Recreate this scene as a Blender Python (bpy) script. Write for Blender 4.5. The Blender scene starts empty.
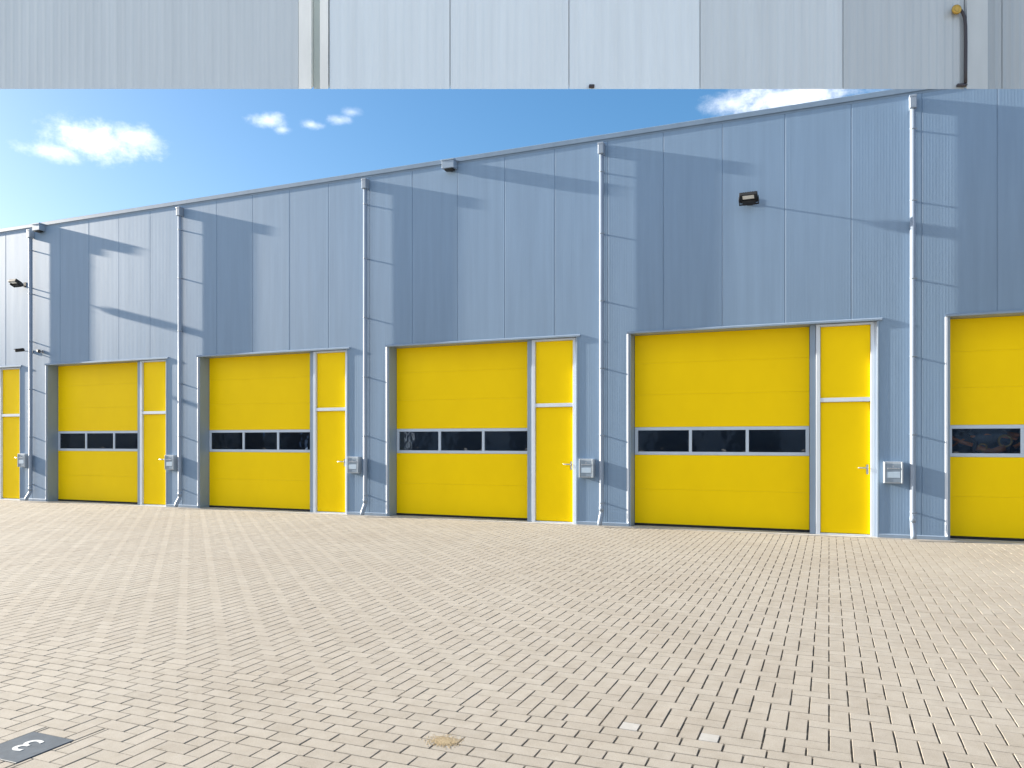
import bpy, bmesh, math, random
from mathutils import Vector, Matrix
random.seed(7)
R = math.radians
scene = bpy.context.scene
C = bpy.data.collections.new('place'); scene.collection.children.link(C)

# ------------------------------------------------------------------ constants
YAW = R(22.38)            # the view is turned this far to the left of the wall's normal
EYE = 1.5
D = 13.15                 # distance from the camera to the wall plane
BAY = 4.86
PANEL = .98
SEAM0 = 1.302
OPEN0, OPEN1 = -3.215, 0.700   # opening of bay 0
TOP = 3.375                # lintel height
ROOF = 6.885
SUN_ALPHA, SUN_EL = R(3.15), R(15.3)

# ------------------------------------------------------------------ helpers
class MB:
    def __init__(s): s.bm = bmesh.new()
    def box(s, x0, x1, y0, y1, z0, z1, bev=0.0, seg=1, mat=None):
        b = bmesh.new()
        v = [b.verts.new((x, y, z)) for x in (x0, x1) for y in (y0, y1) for z in (z0, z1)]
        for f in ((0,1,3,2),(4,6,7,5),(0,4,5,1),(2,3,7,6),(0,2,6,4),(1,5,7,3)): b.faces.new([v[i] for i in f])
        if bev > 0: bmesh.ops.bevel(b, geom=b.edges[:], offset=bev, segments=seg, affect='EDGES', profile=0.6)
        bmesh.ops.recalc_face_normals(b, faces=b.faces[:])
        return s.merge(b, mat)
    def merge(s, b, mat=None):
        if mat is not None: bmesh.ops.transform(b, matrix=mat, verts=b.verts[:])
        mp = {v: s.bm.verts.new(v.co) for v in b.verts}
        for f in b.faces:
            nf = s.bm.faces.new([mp[v] for v in f.verts]); nf.smooth = f.smooth
        b.free(); return s
    def prism(s, pts, axis, a, c, mat=None):
        """closed polygon pts swept along axis from a to c"""
        b = bmesh.new()
        def P(p, t):
            if axis == 'x': return (t, p[0], p[1])
            if axis == 'y': return (p[0], t, p[1])
            return (p[0], p[1], t)
        A = [b.verts.new(P(p, a)) for p in pts]; B = [b.verts.new(P(p, c)) for p in pts]
        n = len(pts)
        for i in range(n): b.faces.new((A[i], A[(i+1) % n], B[(i+1) % n], B[i]))
        b.faces.new(A[::-1]); b.faces.new(B)
        bmesh.ops.recalc_face_normals(b, faces=b.faces[:])
        return s.merge(b, mat)
    def tube(s, pts, r, n=16, caps=True, mat=None):
        b = bmesh.new(); pts = [Vector(p) for p in pts]; rings = []
        for i, p in enumerate(pts):
            if i == 0: t = pts[1] - p
            elif i == len(pts) - 1: t = p - pts[i-1]
            else: t = (pts[i+1] - p).normalized() + (p - pts[i-1]).normalized()
            t.normalize()
            u = t.cross(Vector((1, 0, 0)) if abs(t.x) < .9 else Vector((0, 1, 0))).normalized(); w = t.cross(u)
            rr = r[i] if isinstance(r, (list, tuple)) else r
            rings.append([b.verts.new(p + rr * (math.cos(2*math.pi*k/n) * u + math.sin(2*math.pi*k/n) * w)) for k in range(n)])
        for A, B in zip(rings, rings[1:]):
            for k in range(n): b.faces.new((A[k], A[(k+1) % n], B[(k+1) % n], B[k])).smooth = True
        if caps: b.faces.new(rings[0][::-1]); b.faces.new(rings[-1])
        bmesh.ops.recalc_face_normals(b, faces=b.faces[:])
        return s.merge(b, mat)
    def torus(s, c, R0, r0, axis_m=None, n=28, m=10):
        b = bmesh.new(); g = []
        for i in range(n):
            a = 2*math.pi*i/n; row = []
            for j in range(m):
                q = 2*math.pi*j/m
                row.append(b.verts.new(((R0 + r0*math.cos(q))*math.cos(a), (R0 + r0*math.cos(q))*math.sin(a), r0*math.sin(q))))
            g.append(row)
        for i in range(n):
            for j in range(m): b.faces.new((g[i][j], g[(i+1)%n][j], g[(i+1)%n][(j+1)%m], g[i][(j+1)%m])).smooth = True
        mt = Matrix.Translation(c) @ (axis_m or Matrix.Identity(4))
        return s.merge(b, mt)
    def build(s, name, mat, parent=None, loc=None):
        me = bpy.data.meshes.new(name); s.bm.to_mesh(me); s.bm.free(); me.materials.append(mat)
        o = bpy.data.objects.new(name, me); C.objects.link(o)
        if parent: o.parent = parent
        if loc: o.location = loc
        return o

def tag(o, label=None, cat=None, group=None, kind=None):
    if label: o['label'] = label
    if cat: o['category'] = cat
    if group: o['group'] = group
    if kind: o['kind'] = kind
    return o
def empty(name, loc=(0, 0, 0), rz=0, parent=None):
    o = bpy.data.objects.new(name, None); C.objects.link(o); o.location = loc; o.rotation_euler = (0, 0, rz)
    o.empty_display_size = .2
    if parent: o.parent = parent
    return o
def copy_tree(o, parent=None):
    c = o.copy(); C.objects.link(c); c.parent = parent
    for ch in [x for x in C.objects if x.parent == o]: copy_tree(ch, c)
    return c

# ------------------------------------------------------------------ materials
def mat(name):
    m = bpy.data.materials.new(name); m.use_nodes = True; nt = m.node_tree
    return m, nt, nt.nodes['Principled BSDF']
def N(nt, typ, **kw):
    n = nt.nodes.new(typ)
    for k, v in kw.items(): setattr(n, k, v)
    return n
def noise(nt, scale, detail=4, rough=.55, vec=None, dim=None):
    n = N(nt, 'ShaderNodeTexNoise'); n.inputs['Scale'].default_value = scale
    n.inputs['Detail'].default_value = detail; n.inputs['Roughness'].default_value = rough
    if vec: nt.links.new(vec, n.inputs['Vector'])
    return n
def ramp(nt, src, c0, c1, p0=0.3, p1=0.7):
    r = N(nt, 'ShaderNodeValToRGB'); e = r.color_ramp.elements
    e[0].position, e[1].position = p0, p1; e[0].color = (*c0, 1); e[1].color = (*c1, 1)
    nt.links.new(src, r.inputs['Fac']); return r
def mth(nt, op, a, b=None, c=None):
    n = N(nt, 'ShaderNodeMath', operation=op)
    for i, v in enumerate((a, b, c)):
        if v is None: continue
        if isinstance(v, (int, float)): n.inputs[i].default_value = v
        else: nt.links.new(v, n.inputs[i])
    return n.outputs[0]

def scuffed(name, col, rough=.45, metal=0.0, var=.12, scale=3.0, bump=.0, stretch=(1, 1, .25)):
    """painted or coated surface with faint cloudy grime and unevenness"""
    m, nt, p = mat(name)
    tc = N(nt, 'ShaderNodeTexCoord'); mp = N(nt, 'ShaderNodeMapping'); mp.inputs['Scale'].default_value = stretch
    nt.links.new(tc.outputs['Object'], mp.inputs['Vector'])
    n1 = noise(nt, scale, 6, .6, mp.outputs[0])
    lo = tuple(c*(1-var) for c in col); hi = tuple(min(1, c*(1+var*.6)) for c in col)
    r = ramp(nt, n1.outputs['Fac'], lo, hi)
    nt.links.new(r.outputs['Color'], p.inputs['Base Color'])
    n2 = noise(nt, scale*9, 4, .6, mp.outputs[0])
    nt.links.new(mth(nt, 'MULTIPLY_ADD', n2.outputs['Fac'], .25, rough-.12), p.inputs['Roughness'])
    p.inputs['Metallic'].default_value = metal
    if bump:
        b = N(nt, 'ShaderNodeBump'); b.inputs['Strength'].default_value = 1; b.inputs['Distance'].default_value = bump
        n3 = noise(nt, scale*.6, 3, .5, tc.outputs['Object'])
        nt.links.new(n3.outputs['Fac'], b.inputs['Height']); nt.links.new(b.outputs[0], p.inputs['Normal'])
    return m

def clad(name, col, pitch, depth, rough=.42, wob=.0, spec=.5, axis='X'):
    """coated steel cladding: fine vertical micro-ribs as relief, faint oil-canning and streaks"""
    m, nt, p = mat(name)
    tc = N(nt, 'ShaderNodeTexCoord'); sp = N(nt, 'ShaderNodeSeparateXYZ'); nt.links.new(tc.outputs['Object'], sp.inputs[0])
    x = sp.outputs[axis]
    ph = mth(nt, 'MULTIPLY', x, 2*math.pi/pitch)
    s = mth(nt, 'SINE', ph)
    s = mth(nt, 'MULTIPLY', mth(nt, 'ADD', s, 1), .5)
    s = mth(nt, 'POWER', s, 2.5)
    rib = mth(nt, 'MULTIPLY', s, depth)
    mp = N(nt, 'ShaderNodeMapping'); mp.inputs['Scale'].default_value = (1, 1, .22); nt.links.new(tc.outputs['Object'], mp.inputs['Vector'])
    nw = noise(nt, 1.6, 2, .5, mp.outputs[0])
    h = mth(nt, 'ADD', rib, mth(nt, 'MULTIPLY', nw.outputs['Fac'], wob))
    b = N(nt, 'ShaderNodeBump'); b.inputs['Strength'].default_value = 1; b.inputs['Distance'].default_value = 1
    nt.links.new(h, b.inputs['Height']); nt.links.new(b.outputs[0], p.inputs['Normal'])
    mp2 = N(nt, 'ShaderNodeMapping'); mp2.inputs['Scale'].default_value = (6, 6, .35); nt.links.new(tc.outputs['Object'], mp2.inputs['Vector'])
    n1 = noise(nt, 1.3, 6, .62, mp2.outputs[0])
    r = ramp(nt, n1.outputs['Fac'], tuple(c*.93 for c in col), tuple(c*1.05 for c in col))
    nt.links.new(r.outputs['Color'], p.inputs['Base Color'])
    p.inputs['Roughness'].default_value = rough
    p.inputs['Specular IOR Level'].default_value = spec
    return m

M = {}
M['wall'] = clad('silver_blue_cladding', (.188, .276, .394), .042, .00032, .5, .0022, .36)
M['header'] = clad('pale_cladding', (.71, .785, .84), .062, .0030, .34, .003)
for nm_, k_ in (('header_shade_left', .80), ('header_shade_mid', .82), ('header_shade_grey', .66), ('header_shade_dark', .54)): M[nm_] = clad(nm_ + '_tint', (.71*k_, .785*k_, .84*k_), .062, .0034, .36, .003)  # pale cladding dimmed in steps, the shading across the fascia put into colour
M['jamb'] = scuffed('pale_jamb_paint', (.90, .91, .88), .4)
M['pilaster'] = scuffed('grey_pilaster_paint', (.50, .54, .56), .4)
M['groove'] = scuffed('grey_green_seal', (.56, .63, .61), .6)
M['trim'] = scuffed('grey_blue_trim', (.23, .30, .39), .4, .0, .1)
M['frame'] = scuffed('light_frame_paint', (.60, .65, .72), .35, .0, .06)
M['window_frame'] = scuffed('anodised_window_frame', (.52, .60, .70), .35, .0, .06)
M['yellow'] = scuffed('yellow_door_coating', (.99, .665, .0005), .42, 0, .04, 1.5, .0010, (1, 1, .6))
M['yellow2'] = scuffed('yellow_side_door_coating', (.99, .665, .0005), .42, 0, .04, 1.5, .0006, (1, 1, .6))
M['pipe'] = scuffed('grey_downpipe_plastic', (.24, .29, .36), .4, 0, .12, 4)
M['black'] = scuffed('black_plastic', (.010, .011, .012), .6, 0, .2, 8)
M['rubber'] = scuffed('black_rubber_seal', (.012, .013, .016), .7, 0, .2, 8)
M['lens'] = scuffed('frosted_lamp_lens', (.70, .70, .66), .3, 0, .15, 30)
M['metal'] = scuffed('brushed_metal', (.45, .48, .52), .3, .7, .1, 12)
M['box'] = scuffed('silver_box_steel', (.40, .45, .50), .35, .15, .08, 8)
M['box_dark'] = scuffed('grey_blue_box_front', (.24, .30, .37), .35, .1, .08, 8)
M['paper'] = scuffed('white_name_card', (.42, .52, .62), .4, 0, .06, 20)
M['concrete'] = scuffed('threshold_concrete', (.42, .40, .37), .85, 0, .2, 5, .001, (1, 1, 1))
M['inside'] = scuffed('dark_interior', (.20, .21, .22), .8, 0, .3, .7, 0, (1, 1, 1))
M['roof'] = scuffed('grey_roof_membrane', (.25, .26, .27), .8)
M['tile'] = scuffed('slate_grey_tile', (.068, .086, .105), .6, 0, .25, 14, .0006, (1, 1, 1))
M['coping'] = scuffed('grey_coping_steel', (.17, .235, .32), .4, .0, .1)
M['white'] = scuffed('white_marking', (.55, .56, .55), .6, 0, .06, 40)
M['hose'] = scuffed('dark_hose_rubber', (.04, .035, .045), .5)
M['brass'] = scuffed('yellow_brass', (.50, .32, .07), .35, .6, .2, 30)
M['orange'] = scuffed('orange_machine_paint', (.80, .26, .06), .35, 0, .3, 8)
M['purple'] = scuffed('purple_crate_plastic', (.25, .02, .22), .4)
M['steelblue'] = scuffed('blue_grey_tank_paint', (.08, .12, .17), .3)

for k_ in ('yellow', 'yellow2'): M[k_].node_tree.nodes['Principled BSDF'].inputs['Specular IOR Level'].default_value = .12
# glass: dark tinted, reflecting pane that still lets some light through
m, nt, p = mat('tinted_glass')
out = nt.nodes['Material Output']; nt.nodes.remove(p)
tr = N(nt, 'ShaderNodeBsdfTransparent'); tr.inputs[0].default_value = (.78, .82, .86, 1)
gl = N(nt, 'ShaderNodeBsdfGlossy'); gl.inputs['Roughness'].default_value = .03; gl.inputs['Color'].default_value = (.8, .88, 1, 1)
fr = N(nt, 'ShaderNodeFresnel'); fr.inputs[0].default_value = 1.75
mx = N(nt, 'ShaderNodeMixShader')
bp = N(nt, 'ShaderNodeBump'); bp.inputs['Strength'].default_value = 1; bp.inputs['Distance'].default_value = .004
tc = N(nt, 'ShaderNodeTexCoord'); ns = noise(nt, 3.2, 2, .5, tc.outputs['Object']); nt.links.new(ns.outputs['Fac'], bp.inputs['Height'])
nt.links.new(bp.outputs[0], gl.inputs['Normal'])
nt.links.new(fr.outputs[0], mx.inputs[0]); nt.links.new(tr.outputs[0], mx.inputs[1]); nt.links.new(gl.outputs[0], mx.inputs[2])
nt.links.new(mx.outputs[0], out.inputs[0]); M['glass'] = m

# pavers: each stone its own tone (random per island), grain, faint stains
m, nt, p = mat('beige_concrete_pavers')
ge = N(nt, 'ShaderNodeNewGeometry'); tc = N(nt, 'ShaderNodeTexCoord')
r1 = ramp(nt, ge.outputs['Random Per Island'], (.342, .312, .268), (.372, .342, .296), 0, 1)
nb = noise(nt, .55, 5, .6, tc.outputs['Object']); r2 = ramp(nt, nb.outputs['Fac'], (.93, .915, .90), (1.0, 1.0, 1.0), .35, .62)
nf = noise(nt, 160, 3, .7, tc.outputs['Object']); r3 = ramp(nt, nf.outputs['Fac'], (.84, .83, .81), (1.06, 1.06, 1.06), .35, .65)
nm = noise(nt, 9, 5, .65, tc.outputs['Object']); r4 = ramp(nt, nm.outputs['Fac'], (.90, .89, .87), (1.03, 1.03, 1.03), .3, .6)
# small dark drips and specks
vo = N(nt, 'ShaderNodeTexVoronoi'); vo.inputs['Scale'].default_value = 3.1; nt.links.new(tc.outputs['Object'], vo.inputs['Vector'])
vd = mth(nt, 'ADD', vo.outputs['Distance'], mth(nt, 'MULTIPLY', nm.outputs['Fac'], .09))
r5 = ramp(nt, vd, (.84, .82, .79), (1, 1, 1), .05, .085)
col = r1.outputs['Color']
for r_ in (r2, r3, r4, r5):
    mm = N(nt, 'ShaderNodeMixRGB', blend_type='MULTIPLY'); mm.inputs[0].default_value = 1
    nt.links.new(col, mm.inputs[1]); nt.links.new(r_.outputs['Color'], mm.inputs[2]); col = mm.outputs[0]
nt.links.new(col, p.inputs['Base Color']); p.inputs['Roughness'].default_value = .9; p.inputs['Specular IOR Level'].default_value = .2
b = N(nt, 'ShaderNodeBump'); b.inputs['Distance'].default_value = .0006; b.inputs['Strength'].default_value = .8
nt.links.new(nf.outputs['Fac'], b.inputs['Height']); nt.links.new(b.outputs[0], p.inputs['Normal'])
M['paver'] = m
M['pale'] = scuffed('pale_concrete_pavers', (.385, .37, .34), .9, 0, .12, 14, .0006, (1, 1, 1))
# sand in the joints
m, nt, p = mat('joint_sand'); tc = N(nt, 'ShaderNodeTexCoord')
nf = noise(nt, 40, 4, .7, tc.outputs['Object']); r_ = ramp(nt, nf.outputs['Fac'], (.10, .085, .065), (.20, .17, .13))
nt.links.new(r_.outputs['Color'], p.inputs['Base Color']); p.inputs['Roughness'].default_value = .95; M['sand'] = m
# loose sand spill
m, nt, p = mat('spilled_sand'); tc = N(nt, 'ShaderNodeTexCoord')
nf = noise(nt, 90, 4, .8, tc.outputs['Object']); r_ = ramp(nt, nf.outputs['Fac'], (.28, .20, .10), (.50, .40, .25))
nt.links.new(r_.outputs['Color'], p.inputs['Base Color']); p.inputs['Roughness'].default_value = .95; M['spill'] = m
# far ground: same stone, seen beyond the laid field
m, nt, p = mat('far_paving'); tc = N(nt, 'ShaderNodeTexCoord')
br = N(nt, 'ShaderNodeTexBrick'); br.inputs['Scale'].default_value = 1; br.inputs['Brick Width'].default_value = .204
br.inputs['Row Height'].default_value = .102; br.inputs['Mortar Size'].default_value = .003
br.inputs['Color1'].default_value = (.50, .45, .38, 1); br.inputs['Color2'].default_value = (.57, .52, .45, 1); br.inputs['Mortar'].default_value = (.28, .24, .19, 1)
nt.links.new(tc.outputs['Object'], br.inputs['Vector']); nt.links.new(br.outputs['Color'], p.inputs['Base Color']); p.inputs['Roughness'].default_value = .9
M['far'] = m

# ------------------------------------------------------------------ ground
FX0, FX1, FY0, FY1 = -27.0, 9.0, 0.6, 13.10      # the field of stones laid one by one
mo = .102
T0, T1 = 3.012, 3.012 + 9*mo                     # band of stretcher courses
TILE = (-3.795, -3.495, 2.432, 2.735)
vs, fs = [], []
mi = []
def paver(x0, x1, y0, y1, pale=0, wide=0):
    if x1 > TILE[0]+.001 and x0 < TILE[1]-.001 and y1 > TILE[2]+.001 and y0 < TILE[3]-.001:
        # the stone is cut round the number tile; slivers are dropped
        for (a, b, c, d) in ((x0, min(x1, TILE[0]), y0, y1), (max(x0, TILE[1]), x1, y0, y1),
                             (max(x0, TILE[0]), min(x1, TILE[1]), y0, TILE[2]), (max(x0, TILE[0]), min(x1, TILE[1]), TILE[3], y1)):
            if b - a > .012 and d - c > .012: paver(a, b, c, d, pale)
        return
    j = .0041 + random.uniform(-.0004, .0010); jy = (.0038 if wide else .0020) + random.uniform(-.0003, .0008)
    c = .0011; h = random.gauss(0, .0004); tx = random.gauss(0, .0035); ty = random.gauss(0, .0035)
    sk = random.gauss(0, .0006)
    x0 += j; x1 -= j; y0 += jy; y1 -= jy
    cx, cy = (x0+x1)/2, (y0+y1)/2
    n = len(vs)
    for (ins, z) in ((0, -.014), (0, -.0036), (c, 0)):
        for (sx, sy) in ((-1,-1),(1,-1),(1,1),(-1,1)):
            X = (x0+ins if sx < 0 else x1-ins) + sy*sk; Y = (y0+ins if sy < 0 else y1-ins) - sx*sk*.5
            vs.append((X, Y, z + (0 if z < -.01 else h + tx*(X-cx) + ty*(Y-cy))))
    for k in range(4):
        a, b_ = n+k, n+(k+1) % 4
        fs.append((a, b_, b_+4, a+4)); fs.append((a+4, b_+4, b_+8, a+8))
    fs.append((n+8, n+9, n+10, n+11)); mi.extend([pale]*9)
def herring(ya, yb, oy):
    """90 degree herringbone on a grid of half stones, cut off at ya and yb"""
    nj = int(round((yb-ya)/mo)); ni0 = int(math.floor(FX0/mo)); ni1 = int(math.ceil(FX1/mo))
    for j in range(nj):
        y = ya + j*mo
        for i in range(ni0, ni1):
            k = (i + j + oy) % 4; x = i*mo
            if k == 0: paver(x, x+2*mo, y, y+mo)
            elif k == 2:
                paver(x, x+mo, y, min(y+2*mo, yb))
            elif k == 3 and j == 0: paver(x, x+mo, y, y+mo, 1 if (ya > 3.5 and -1.4 < x < -.4) else 0)
herring(T0 - 24*mo, T0, 0)
for r_ in range(9):
    y = T0 + r_*mo; x = math.floor(FX0/mo)*mo + (mo if r_ % 2 else 0) + .03
    while x < FX1: paver(x, x+2*mo, y, y+mo, 0, 1); x += 2*mo
herring(T1, T1 + 90*mo, 1)
me = bpy.data.meshes.new('paving'); me.from_pydata(vs, [], fs); me.materials.append(M['paver']); me.materials.append(M['pale']); me.polygons.foreach_set('material_index', mi)
pav = bpy.data.objects.new('paving', me); C.objects.link(pav); tag(pav, kind='structure')
bd = MB().box(FX0-.1, FX1+.1, T0-24*mo-.1, D+.2, -.3, -.0095).build('sand_bed', M['sand']); tag(bd, kind='structure')
# the ground sheet out to the horizon, around and behind the field
g = bmesh.new()
S = 3000.0
xs = [-S, FX0-.1, FX1+.1, S]; ys = [-S, T0-24*mo-.1, D+.2, S]
gv = [[g.verts.new((x, y, -.002)) for x in xs] for y in ys]
for a in range(3):
    for b_ in range(3):
        if a == 1 and b_ == 1: continue
        g.faces.new((gv[a][b_], gv[a][b_+1], gv[a+1][b_+1], gv[a+1][b_]))
me = bpy.data.meshes.new('ground'); g.to_mesh(me); g.free(); me.materials.append(M['far'])
go = bpy.data.objects.new('ground', me); C.objects.link(go); tag(go, kind='structure')
th = MB()
th.box(FX0, FX1, T1+90*mo-.002, D+.33, -.1, .012, .003)
tag(th.build('threshold_strip', M['concrete']), kind='structure')

# number tile
t = empty('number_tile', ((TILE[0]+TILE[1])/2, (TILE[2]+TILE[3])/2, 0))
tag(t, 'slate grey square tile with a white number 3 set in the beige pavers', 'floor tile')
w, l = (TILE[1]-TILE[0])/2 - .003, (TILE[3]-TILE[2])/2 - .003
MB().box(-w, w, -l, l, -.04, .0025, .002).build('tile_slab', M['tile'], t)
cu = bpy.data.curves.new('digit', 'FONT'); cu.body = '3'; cu.size = .19; cu.extrude = .0006; cu.align_x = 'CENTER'; cu.align_y = 'CENTER'; cu.offset = .001
to = bpy.data.objects.new('digit', cu); C.objects.link(to)
bpy.context.view_layer.update()
dm = bpy.data.meshes.new_from_object(to.evaluated_get(bpy.context.evaluated_depsgraph_get()))
bpy.data.objects.remove(to)
dm.transform(Matrix.Translation((-.006, .02, .0036)) @ Matrix.Rotation(R(180), 4, 'Z') @ Matrix.Scale(1.15, 4, (1, 0, 0)))
dm.materials.clear(); dm.materials.append(M['white'])
dg = bpy.data.objects.new('digit', dm); C.objects.link(dg); dg.parent = t

# spilled sand on the pavers
def spill(cx, cy, r, n, label):
    s = bmesh.new()
    for k in range(n):
        a = random.uniform(0, 2*math.pi); q = abs(random.gauss(0, .5))*r
        x, y = cx + q*math.cos(a), cy + q*math.sin(a)*.8; d = random.uniform(.0012, .0035)
        bmesh.ops.create_icosphere(s, subdivisions=1, radius=d, matrix=Matrix.Translation((x, y, .0008)) @ Matrix.Scale(.6, 4, (0, 0, 1)))
    me = bpy.data.meshes.new('loose_sand'); s.to_mesh(me); s.free(); me.materials.append(M['spill'])
    o = bpy.data.objects.new('loose_sand', me); C.objects.link(o); tag(o, label, 'sand', kind='stuff')
spill(-1.78, 3.43, .085, 2600, 'patch of loose ochre sand lying on the stretcher courses')

# ------------------------------------------------------------------ warehouse
W = empty('warehouse', (0, D, 0))
tag(W, 'long grey blue metal clad warehouse with yellow doors and downpipes', 'building')
B0, B1 = -5, 2                                    # bays built
WX0, WX1 = SEAM0 - (5*6)*PANEL, SEAM0 + 15*PANEL
opens = [(OPEN0 + k*BAY, OPEN1 + k*BAY) for k in range(B0, B1+1)]
wl = MB()
def panel_piece(x0, x1, z0, z1, sl, sr):
    g_, d_, c_ = .0022, .006, .007
    pts = []
    if sl: pts += [(x0, .1), (x0, d_+.004), (x0+g_, d_), (x0+g_+c_, 0)]
    else: pts += [(x0, .1), (x0, 0)]
    if sr: pts += [(x1-g_-c_, 0), (x1-g_, d_), (x1, d_+.004), (x1, .1)]
    else: pts += [(x1, 0), (x1, .1)]
    wl.prism(pts, 'z', z0, z1)
x = WX0
while x < WX1 - .01:
    cuts = [x]
    for a, c in opens:
        for q in (a, c):
            if x + .001 < q < x+PANEL-.001: cuts.append(q)
    cuts.append(x+PANEL)
    if len(cuts) > 2:
        panel_piece(x, x+PANEL, TOP, ROOF-.06, True, True)
        for u, v in zip(cuts, cuts[1:]):
            if not any(a-.001 <= u and v <= c+.001 for a, c in opens):
                panel_piece(u, v, .07, TOP, u == cuts[0], v == cuts[-1])
    else:
        inside = any(a <= x and x+PANEL <= c for a, c in opens)
        panel_piece(x, x+PANEL, TOP if inside else .07, ROOF-.06, True, True)
    x += PANEL
wl.build('wall', M['wall'], W)
# shell behind the cladding: ends, back, roof deck
sh = MB()
sh.box(WX0, WX0+.12, .103, 22, 0, ROOF-.12); sh.box(WX1-.12, WX1, .103, 22, 0, ROOF-.12)
sh.box(WX0+.12, WX1-.12, 21.88, 22, 0, ROOF-.12)
sh.box(WX0+.12, WX1-.12, .103, .16, TOP+.05, ROOF-.12)
sh.build('rear_wall', M['wall'], W)
MB().box(WX0, WX1, .103, 22.05, ROOF-.117, ROOF-.02).build('roof', M['roof'], W)
ins = MB()
ins.box(WX0+.125, WX1-.125, 5.5, 5.6, .0, ROOF-.13); ins.box(WX0+.125, WX1-.125, .36, 5.5, .0, .004)
ins.build('interior_wall', M['inside'], W)
# coping with a small drip edge
cp = MB()
cp.prism([(-.016, ROOF-.075), (-.021, ROOF-.078), (-.020, ROOF+.0), (-.014, ROOF+.008), (.16, ROOF+.03), (.16, ROOF-.01), (-.011, ROOF-.015)], 'x', WX0-.02, WX1+.02)
cp.box(WX0-.02, WX1+.02, -.004, .1, ROOF-.115, ROOF-.0765)
cp.build('coping', M['coping'], W)

def reveal_and_trim(k, first=None):
    a, c = OPEN0 + k*BAY, OPEN1 + k*BAY
    ln = MB()
    ln.prism([(-.028, TOP-.012), (-.028, TOP+.014), (-.002, TOP+.03), (-.002, TOP-.012)], 'x', a-.035, c+.06)
    ln.box(a, c, .005, .30, TOP-.013, TOP+.03)
    ln.build('lintel', M['trim'], W)
    rv = MB()
    rv.box(a+.0015, a+.028, .1015, .32, .012, TOP-.014)
    rv.box(a+.0015, a+.03, .002, .10, .012, TOP-.014)
    rv.build('reveal', M['trim'], W)
    ct = MB()   # raised corner trim, its left flank slopes towards the sun
    ct.prism([(a-.040, -.0015), (a-.006, -.016), (a+.001, -.014), (a+.001, -.0015)], 'z', .07, TOP-.014)
    ct.build('corner_trim', M['frame'], W)
    rr = MB(); rr.box(c-.014, c-.0015, -.003, .074, .012, TOP-.014, .002); rr.box(c-.0145, c+.012, -.009, -.0015, .07, TOP-.014, .002)
    rr.build('reveal', M['trim'], W)
for k in range(B0, B1+1): reveal_and_trim(k)

for k in range(B0, B1+2):
    x0 = OPEN1 + (k-1)*BAY + .002; x1 = OPEN0 + k*BAY - .001
    bt = MB(); bt.prism([(-.014, .016), (-.014, .062), (-.001, .075), (.09, .075), (.09, .016)], 'x', x0, x1)
    bt.build('base_flashing', M['trim'], W)

# --- wide sectional door: part, sub-parts frame, panes, seal
def wide_door():
    x0, x1 = OPEN0 + .036, -.298
    y = .285
    d = MB()
    secs = [(.055, .656), (.6575, 1.256), (1.745, 2.31), (2.3115, 2.86), (2.8615, TOP-.016)]
    for a, c in secs:
        d.prism([(y+.0003, a), (y, a+.003), (y, c-.003), (y+.0003, c), (y+.04, c), (y+.04, a)], 'x', x0, x1)
    o = d.build('wide_door', M['yellow'], W)
    f = MB(); n = 3; e = .055; mu = .05; z0, z1 = 1.259, 1.742
    f.box(x0, x1, y-.006, y+.04, z0, z0+e, .002); f.box(x0, x1, y-.006, y+.04, z1-e, z1, .002)
    xs = [x0]; pw = (x1-x0 - 2*e - 2*mu)/3
    f.box(x0, x0+e, y-.006, y+.04, z0+e, z1-e, .002); f.box(x1-e, x1, y-.006, y+.04, z0+e, z1-e, .002)
    xx = x0+e; panes = []
    for i in range(3):
        panes.append((xx, xx+pw)); xx += pw
        if i < 2: f.box(xx, xx+mu, y-.006, y+.04, z0+e, z1-e, .002); xx += mu
    f.build('window_frame', M['window_frame'], o)
    for a, c in panes: MB().box(a+.0005, c-.0005, y+.014, y+.018, z0+e+.0005, z1-e-.0005).build('pane', M['glass'], o)
    MB().box(x0-.005, x1+.005, y+.008, y+.04, .013, .053).build('bottom_seal', M['rubber'], o)
    s = MB(); s.box(OPEN0+.029, x0-.001, y+.004, y+.06, .013, TOP-.016); s.build('side_seal', M['rubber'], o)
    s = MB(); s.box(x1+.001, x1+.012, y+.004, y+.06, .013, TOP-.016)
    s.build('side_seal', M['rubber'], o)
    return o
def side_door():
    # post between the doors, then the pedestrian door with its fixed panel above
    po = MB(); po.box(-.285, -.198, .085, .30, .012, TOP-.016, .003)
    po.build('door_post', M['trim'], W)
    fr = MB(); a, c = -.192, .655; zt = TOP-.018; zl, zh = 2.12, 2.185
    fr.box(a, a+.062, .068, .16, .012, zt, .003); fr.box(c-.055, c, .068, .16, .012, zt, .003)
    fr.box(a+.063, c-.056,   .071, .16, zt-.035, zt, .003); fr.box(a+.063, c-.056,   .071, .16, zl, zh, .003)
    fr.box(a+.063, c-.056, .074, .16, .012, .034, .002)
    fr.box(c+.002, OPEN1-.001, .0755, .30, .012, zt)
    lf = MB(); lf.box(a+.066, c-.059, .119, .155, .040, zl-.004, .002)
    o = lf.build('side_door', M['yellow2'], W)
    fr.build('door_frame', M['frame'], o)
    MB().box(a+.066, c-.059, .119, .155, zh+.003, zt-.038, .002).build('overhead_panel', M['yellow2'], o)
    h = MB(); hx = c-.10; hz = 1.08
    h.box(hx-.016, hx+.016, .110, .120, hz-.10, hz+.05, .004)
    h.tube([(hx, .119, hz), (hx, .062, hz), (hx-.012, .052, hz), (hx-.125, .052, hz), (hx-.13, .056, hz)], .0095, 12)
    h.build('door_handle', M['metal'], o)
    return [o] + [x_ for x_ in C.objects if x_.name.startswith('door_post') and x_.parent == W][-1:]
wd = wide_door(); sd = side_door()
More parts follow.
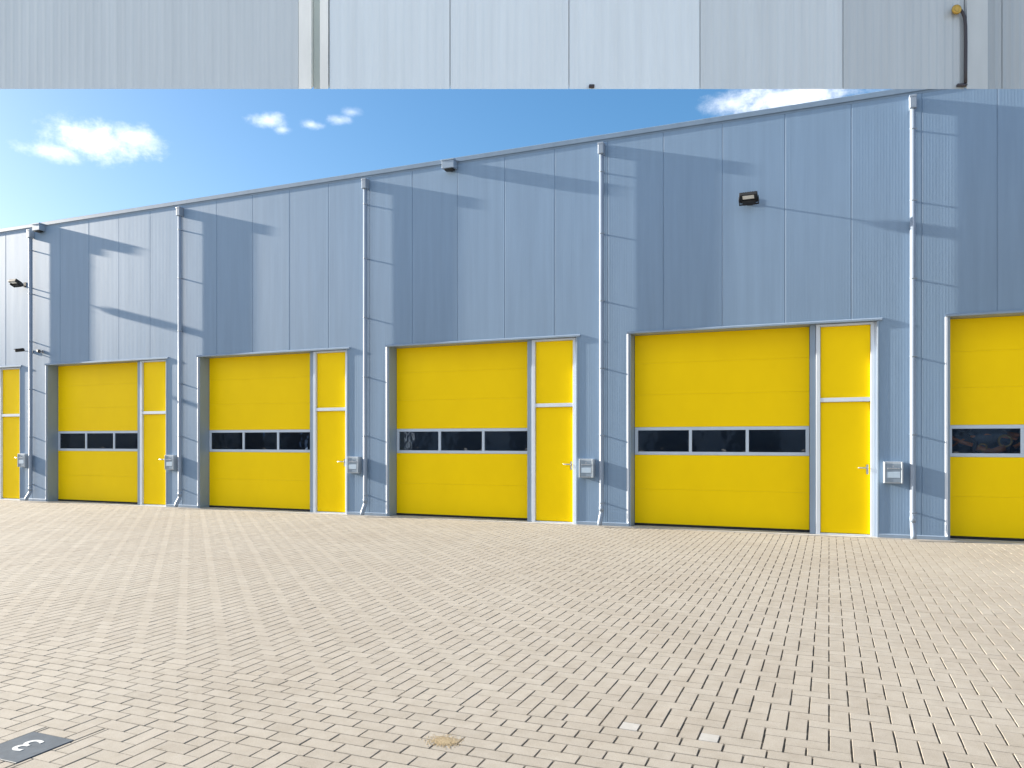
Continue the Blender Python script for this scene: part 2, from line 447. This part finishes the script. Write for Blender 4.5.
for k in range(B0, B1+1):
    if k == 0: continue
    for o in [wd] + sd:
        c = copy_tree(o, W); c.location.x += k*BAY

# --- downpipes
PX0 = 1.172
def downpipe():
    y = -.073; r = .041
    p_ = MB()
    p_.tube([(0, y, ROOF-.35), (0, y, .25), (0, y-.012, .215), (0, y-.085, .115), (0, y-.105, .075), (0, y-.108, .03)], r, 24)
    o = p_.build('downpipe', M['pipe'], W)
    h = MB()
    h.box(-.05, .05, -.135, -.003, ROOF-.365, ROOF-.185, .014, 3)
    h.box(-.054, .054, -.138, -.003, ROOF-.205, ROOF-.165, .010, 2)
    h.build('hopper', M['pipe'], o)
    b = MB()
    b.tube([(0, y, .36), (0, y, .27)], [.0445, .0445], 24)
    b.build('pipe_socket', M['pipe'], o)
    for z in (.42, 1.60, 2.78, 3.96, 5.14, 6.22):
        b = MB(); b.box(-.011, .011, -.055, -.001, z-.012, z+.012, .002)
        b.tube([(0, y, z-.014), (0, y, z+.014)], .0432, 24); b.box(.035, .06, y-.004, y+.004, z-.012, z+.012, .001)
        b.build('bracket', M['pipe'], o)
    return o
dp = downpipe(); dp.location = (PX0, 0, 0)
for k in range(B0, B1+1):
    if k == 0: continue
    c = copy_tree(dp, W); c.location.x = PX0 + k*BAY
# --- overflow boxes under the coping
for i, xx in enumerate((-6.66, -17.95)):
    b = MB()
    b.box(-.125, .125, -.17, -.003, ROOF-.225, ROOF-.085, .004)
    b.box(-.135, .135, -.18, -.003, ROOF-.084, ROOF-.055, .004)
    o = b.build('overflow_box', M['trim'], W, (xx, 0, 0))
    b = MB(); b.box(-.09, .09, -.14, -.03, ROOF-.25, ROOF-.224, .003); b.tube([(0.05, -.09, ROOF-.23), (0.05, -.09, ROOF-.27)], .035, 14)
    b.build('spout', M['black'], o)

# ------------------------------------------------------------------ letter boxes (hung on the wall: things of their own)
def letter_box(k):
    t_ = empty('letter_box', (.905 + k*BAY, D-.001, .855))
    MB().box(-.135, .135, -.115, -.001, 0, .33, .006, 2).build('box_body', M['box'], t_)
    MB().box(-.105, .105, -.122, -.113, .02, .30, .003).build('box_front', M['box_dark'], t_)
    MB().box(-.092, .092, -.126, -.1205, .085, .175, .002).build('name_card', M['paper'], t_)
    s = MB(); s.box(-.128, -.108, -.128, -.112, .004, .326, .003); s.build('side_rail', M['box'], t_); s = MB(); s.box(.108, .128, -.128, -.112, .004, .326, .003)
    s.build('side_rail', M['box'], t_)
    s = MB(); s.box(-.085, .085, -.130, -.119, .222, .236, .002); s.tube([(0, -.12, .262), (0, -.128, .262)], .011, 12)
    s.build('letter_slot', M['metal'], t_)
    return t_
side = {1: 'to the right of the half visible door, mostly out of frame', 0: 'on the rightmost full pier beside the largest yellow side door',
        -1: 'on the pier left of the second full downpipe from the right', -2: 'on the pier left of the middle downpipe',
        -3: 'on the pier left of the fourth downpipe from the right', -4: 'beside the leftmost downpipe, smallest of the row'}
for k in (0, -1, -2, -3, -4):
    o = letter_box(k) if k == 0 else copy_tree(lb0)
    if k == 0: lb0 = o
    else: o.location.x = .905 + k*BAY
    tag(o, 'silver letter box ' + side[k], 'letter box', 'letter boxes on the piers')

# ------------------------------------------------------------------ flood lights
def flood(x, z, label, yaw=0, reach=-.205):
    t_ = empty('flood_light', (x, D, z)); t_.rotation_euler = (0, 0, yaw)
    b = MB(); b.box(-.045, .045, -.012, -.001, -.06, .06, .003); b.tube([(0, -.01, -.035), (0, reach+.09, -.035)], .014, 12)
    b.build('wall_bracket', M['black'], t_)
    mt = Matrix.Translation((0, reach, .01)) @ Matrix.Rotation(R(-24), 4, 'X')
    h = MB(); h.box(-.14, .14, -.10, .10, -.03, .032, .012, 2, mt)
    for i in range(7): h.box(-.12+i*.036, -.108+i*.036, -.08, .08, .03, .05, 0, 1, mt)
    h.box(-.10, .10, .02, .12, -.06, -.01, .006, 1, mt); 
    bd_ = h.build('lamp_housing', M['black'], t_)
    yk = MB(); yk.box(-.155, -.145, -.02, .11, -.06, .015, .002, 1, mt); yk.box(.145, .155, -.02, .11, -.06, .015, .002, 1, mt); yk.box(-.155, .155, .105, .112, -.06, -.03, .002, 1, mt)
    yk.build('yoke', M['black'], t_)
    # glass window in the front edge, facing out and down
    MB().box(-.088, .088, -.082, -.004, -.034, -.0295, .001, 1, mt).build('lamp_glass', M['lens'], t_)
    tag(t_, label, 'flood light', 'flood lights on the warehouse wall'); return t_
flood(-1.20, 5.42, 'black flood light high on the wall above the largest full yellow door')
flood(-18.56, 5.40, 'black flood light seen from the side beside the leftmost downpipe', 0, -.25)

# security cameras by the leftmost downpipe
def camera_thing(x, z, yaw, label, out=.17):
    t_ = empty('security_camera', (x, D, z))
    b = MB(); b.tube([(0, -.001, .0), (0, -.018, .0)], .04, 16); b.tube([(0, -.015, 0), (0, -out, -.01)], .012, 10); b.build('wall_arm', M['metal'], t_)
    mt = Matrix.Translation((0, -out-.01, -.0)) @ Matrix.Rotation(yaw, 4, 'Z') @ Matrix.Rotation(R(8), 4, 'X')
    b = MB(); b.tube([(0, .09, 0), (0, .085, 0), (0, -.10, 0), (0, -.105, 0)], [.030, .036, .036, .030], 16, mat=mt); b.box(-.04, .04, -.13, .08, .034, .042, .002, 1, mt)
    b.build('camera_body', M['black'], t_)
    MB().tube([(0, -.104, 0), (0, -.112, 0)], .022, 14, mat=mt).build('lens', M['glass'], t_)
    tag(t_, label, 'security camera', 'security cameras by the downpipe'); return t_
camera_thing(-18.30, 3.72, R(-55), 'small black security camera reaching out left of the leftmost downpipe', .30)
camera_thing(-17.92, 3.70, R(60), 'small security camera right of the leftmost downpipe', .10)

# ------------------------------------------------------------------ machine and crate seen through the glass of the right door
mc = empty('parked_machine', (2.30, D+.62, 0))
tag(mc, 'orange and black motor machine behind the rightmost door window', 'machine')
RX = Matrix.Rotation(R(90), 4, 'X')
a = MB()
a.tube([(-.55, 0, 1.40), (-.32, -.02, 1.56), (-.05, -.03, 1.60), (.25, -.02, 1.55), (.55, 0, 1.46)], .020, 12)
a.tube([(-.2, -.05, 1.40), (0, -.05, 1.33), (.18, -.05, 1.40)], .05, 14); a.tube([(-.6, -.04, 1.60), (-.4, -.06, 1.48), (-.25, -.05, 1.44)], .03, 12); a.tube([(.3, -.05, 1.40), (.45, -.05, 1.52), (.7, -.05, 1.56)], .035, 12)
a.tube([(.22, .05, 1.60), (.48, .06, 1.58), (.62, .05, 1.60)], [.05, .03, .04], 12)
a.build('frame_tube', M['orange'], mc)
a = MB(); a.torus((.18, -.06, 1.50), .085, .018, RX); a.torus((-.12, -.08, 1.40), .055, .016, RX); a.build('round_gauge', M['brass'], mc)
a = MB(); a.torus((-.50, 0, 1.32), .30, .055, RX, 36, 12); a.torus((.60, 0, 1.30), .30, .055, RX, 36, 12); a.build('tyre', M['rubber'], mc)
a = MB(); a.tube([(-.42, .1, 1.45), (-.2, .08, 1.58), (.12, .08, 1.58), (.3, .1, 1.5)], [.05, .13, .13, .05], 18); a.build('fuel_tank', M['steelblue'], mc)
a = MB(); a.box(-.5, .5, -.1, .3, .004, 1.02, .03, 2); a.build('engine_block', M['black'], mc)
cr = MB(); cr.box(-.3, .3, -.2, .2, .004, 1.72, .02, 2); cr.box(-.31, .31, -.21, .21, 1.2, 1.24, .005)
o = cr.build('storage_crate', M['purple'], None, (3.35, D+.75, 0)); tag(o, 'purple storage crate behind the rightmost door window', 'crate')

# ------------------------------------------------------------------ added pale cladding fascia overhead, standing in for a separate wall strip
ZH = 6.0
H = empty('stand_in_gantry', (-math.sin(YAW)*ZH, math.cos(YAW)*ZH, 0), YAW)
tag(H, 'added pale ribbed metal cladding fascia standing in for a separate wall strip', 'stand-in fascia')
HB, HT = EYE + 352/770*ZH, 6.7
def fascia(x0, x1, y=0.0, hb=HB, name='fascia_panel', m_='header', th_=.14, sl=.006):
    hb = HB + y*352/770 + .0005*(name != 'fascia_panel'); q = MB()
    # bottom edge is cut back at a slope so that it ends in a clean line
    q.prism([(y, hb), (y, HT), (y+th_, HT), (y+th_, hb+th_*.75)], 'x', x0+sl/2, x1-sl/2)
    return q.build(name, M[m_], H)
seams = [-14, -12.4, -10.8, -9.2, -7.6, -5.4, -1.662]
for a_, c_ in zip(seams, seams[1:]): fascia(a_, c_, m_='header_shade_left')
for a_, c_ in zip([-1.425, -.483, .444, 1.465, 2.579], [-.483, .444, 1.465, 2.579, 3.525]): fascia(a_, c_, m_='header' if a_ < 1 else ('header_shade_mid' if a_ < 2 else 'header_shade_grey'))
for a_, c_ in zip([3.692, 3.85, 5.3, 6.8, 8.3, 9.8], [3.85, 5.3, 6.8, 8.3, 9.8, 11.3]): fascia(a_, c_, .05, m_='header_shade_dark')
fascia(-1.66, -1.56, -.012, HB+.0, 'jamb_strip', 'jamb', .12, .002)
fascia(-1.56, -1.495, .05, HB+.012, 'seal_strip', 'groove', .08, .002)
fascia(-1.495, -1.43, -.012, HB+.0, 'jamb_strip', 'jamb', .12, .002)
fascia(3.527, 3.69, -.03, HB+.0, 'pilaster', 'pilaster', .14, .002)
q = MB(); q.box(-14, 11.3, .145, .19, HB+.3, HT-.05); q.build('backing_rail', M['trim'], H)
for xx in (-14.1, 11.4):  # added posts out of view, carrying the stand-in fascia
    MB().box(xx-.09, xx+.09, -.0, .18, 0, HT, .006).build('post', M['trim'], H)
hr = empty('hose', (H.location.x, H.location.y, 0), YAW)
tag(hr, 'dark hose with a yellow fitting hanging on the pale overhead cladding', 'hose')
k = ZH/770
def hp(px, py, off=-.03): return ((px-512)*k, off, EYE + (441-py)*k)
MB().tube([hp(958, 12), hp(960.5, 15), hp(962.5, 20), hp(963.3, 28), hp(963.5, 45), hp(963.4, 70), hp(963.3, 84.5)], .012, 12).build('hose_tube', M['hose'], hr)
a = MB(); a.torus(hp(954, 12, -.035), .026, .012, RX, 20, 8); a.tube([hp(954, 12, -.003), hp(954, 12, -.045)], .018, 14); a.build('hose_fitting', M['brass'], hr)
a = MB(); a.box(-.06, .02, -.03, -.003, 0, .02, .004, 1, Matrix.Translation(hp(963.5, 87.5, 0))); a.build('hose_clip', M['hose'], hr)
a = MB(); a.box(-.022, .022, -.03, -.003, 0, .022, .006, 2, Matrix.Translation(hp(591.5, 88.6, 0)))
o = a.build('cable_clip', M['hose'], None, tuple(H.location)); o.rotation_euler = (0, 0, YAW)
tag(o, 'tiny dark clip at the lower edge of the pale overhead cladding', 'clip')

# ------------------------------------------------------------------ the unit across the yard, behind the camera (what the glass mirrors)
OB = empty('yard_unit', (0, -34, 0))
tag(OB, 'dark grey clad unit across the yard with closed dark doors', 'building')
q = MB(); q.box(-170, 30, -15, 0, 0, 6.5); q.build('wall', M['box_dark'], OB)
q = MB(); q.box(-170.1, 30.1, -.002, .12, 6.3, 6.62, .01); q.build('coping', M['trim'], OB)
for i in range(16):
    q = MB(); q.box(-67+i*6, -63.6+i*6, .004, .06, 0, 3.3, .01); q.build('door', M['steelblue'], OB)

# ------------------------------------------------------------------ light
sd_ = Vector((math.cos(SUN_EL)*math.cos(SUN_ALPHA), math.cos(SUN_EL)*math.sin(SUN_ALPHA), -math.sin(SUN_EL)))
L = bpy.data.lights.new('sun', 'SUN'); L.energy = 5.0; L.angle = R(.65); L.color = (1, .92, .80)
so = bpy.data.objects.new('sun', L); C.objects.link(so); so.rotation_euler = sd_.to_track_quat('-Z', 'Y').to_euler(); so.location = (-20, -2, 12)
world = bpy.data.worlds.new('World'); scene.world = world; world.use_nodes = True
nt = world.node_tree; bg = nt.nodes['Background']
sky = N(nt, 'ShaderNodeTexSky'); sky.sky_type = 'NISHITA'; sky.sun_disc = False
sky.sun_elevation = SUN_EL
to_sun = -sd_; sky.sun_rotation = math.atan2(to_sun.x, to_sun.y) % (2*math.pi)
sky.air_density = 1.0; sky.dust_density = 1.4; sky.ozone_density = 3.4
hs = N(nt, 'ShaderNodeHueSaturation'); hs.inputs['Saturation'].default_value = 1.3; hs.inputs['Value'].default_value = 1.25; gm = N(nt, 'ShaderNodeGamma'); gm.inputs['Gamma'].default_value = .82; nt.links.new(sky.outputs[0], gm.inputs['Color']); nt.links.new(gm.outputs[0], hs.inputs['Color'])
# clouds by direction
tc = N(nt, 'ShaderNodeTexCoord'); sp = N(nt, 'ShaderNodeSeparateXYZ'); nt.links.new(tc.outputs['Generated'], sp.inputs[0])
az = mth(nt, 'ARCTAN2', sp.outputs['X'], sp.outputs['Y']); el = mth(nt, 'ARCSINE', sp.outputs['Z'])
wn = noise(nt, 26, 9, .62, tc.outputs['Generated'])
mpc = N(nt, 'ShaderNodeMapping'); mpc.inputs['Scale'].default_value = (1, 1, 1.7); nt.links.new(tc.outputs['Generated'], mpc.inputs['Vector'])
wn2 = noise(nt, 60, 8, .65, mpc.outputs[0])
nz = mth(nt, 'MULTIPLY_ADD', wn.outputs['Fac'], 2.6, -1.3)
nz = mth(nt, 'ADD', nz, mth(nt, 'MULTIPLY_ADD', wn2.outputs['Fac'], 1.6, -.8))
def pxdir(px, py):
    a = math.atan((px-512)/770); return a - YAW, math.atan((441-py)/770*math.cos(a))
total = None
for (px, py, hw, hh, dens) in ((95, 140, 56, 21, .95), (52, 151, 34, 11, .8), (130, 138, 34, 14, .7), (267, 121, 20, 8, .6), (282, 130, 9, 5, .45), (311, 125, 13, 5, .55), (339, 120, 13, 5.5, .45), (352, 112, 12, 5, .3), (790, 98, 80, 20, 1.0), (735, 104, 34, 12, .6)):
    a0, e0 = pxdir(px, py); a1, _ = pxdir(px+hw, py); _, e1 = pxdir(px, py-hh)
    u = mth(nt, 'DIVIDE', mth(nt, 'SUBTRACT', az, a0), a1-a0); v = mth(nt, 'DIVIDE', mth(nt, 'SUBTRACT', el, e0), e1-e0)
    d = mth(nt, 'SQRT', mth(nt, 'ADD', mth(nt, 'MULTIPLY', u, u), mth(nt, 'MULTIPLY', v, v)))
    q = mth(nt, 'ADD', mth(nt, 'SUBTRACT', 1.0, d), mth(nt, 'MULTIPLY', nz, .72))
    n = N(nt, 'ShaderNodeMapRange'); n.interpolation_type = 'SMOOTHSTEP'
    n.inputs['From Min'].default_value = -.25; n.inputs['From Max'].default_value = 1.45; n.inputs['To Max'].default_value = dens
    nt.links.new(q, n.inputs['Value'])
    total = n.outputs[0] if total is None else mth(nt, 'MAXIMUM', total, n.outputs[0])
# added unseen cloud bank behind the camera, put in to brighten doors and fascia
wb = noise(nt, 2.3, 7, .6, tc.outputs['Generated'])
bk = N(nt, 'ShaderNodeMapRange'); bk.interpolation_type = 'SMOOTHSTEP'; bk.inputs['From Min'].default_value = .485; bk.inputs['From Max'].default_value = .62
nt.links.new(wb.outputs['Fac'], bk.inputs['Value'])
by = N(nt, 'ShaderNodeMapRange'); by.interpolation_type = 'SMOOTHSTEP'; by.inputs['From Min'].default_value = .12; by.inputs['From Max'].default_value = -.15
nt.links.new(sp.outputs['Y'], by.inputs['Value'])
total = mth(nt, 'MAXIMUM', total, mth(nt, 'MULTIPLY', mth(nt, 'MULTIPLY', bk.outputs[0], by.outputs[0]), .95))
mxr = N(nt, 'ShaderNodeMixRGB'); nt.links.new(total, mxr.inputs[0]); nt.links.new(hs.outputs[0], mxr.inputs[1])
mxr.inputs[2].default_value = (8.2, 8.2, 8.4, 1)
nt.links.new(mxr.outputs[0], bg.inputs['Color']); bg.inputs['Strength'].default_value = .064

# ------------------------------------------------------------------ camera
cam = bpy.data.cameras.new('camera'); cam.sensor_width = 36; cam.lens = 36*770/1024; cam.clip_end = 6000
cam.shift_y = (441-384)/1024
co = bpy.data.objects.new('camera', cam); C.objects.link(co); co.location = (0, 0, EYE); co.rotation_euler = (R(90), 0, YAW)
scene.camera = co
vs_ = scene.view_settings; vs_.view_transform = 'Standard'; vs_.look = 'None'; vs_.exposure = 1.93; vs_.gamma = 1; vs_.use_curve_mapping = False
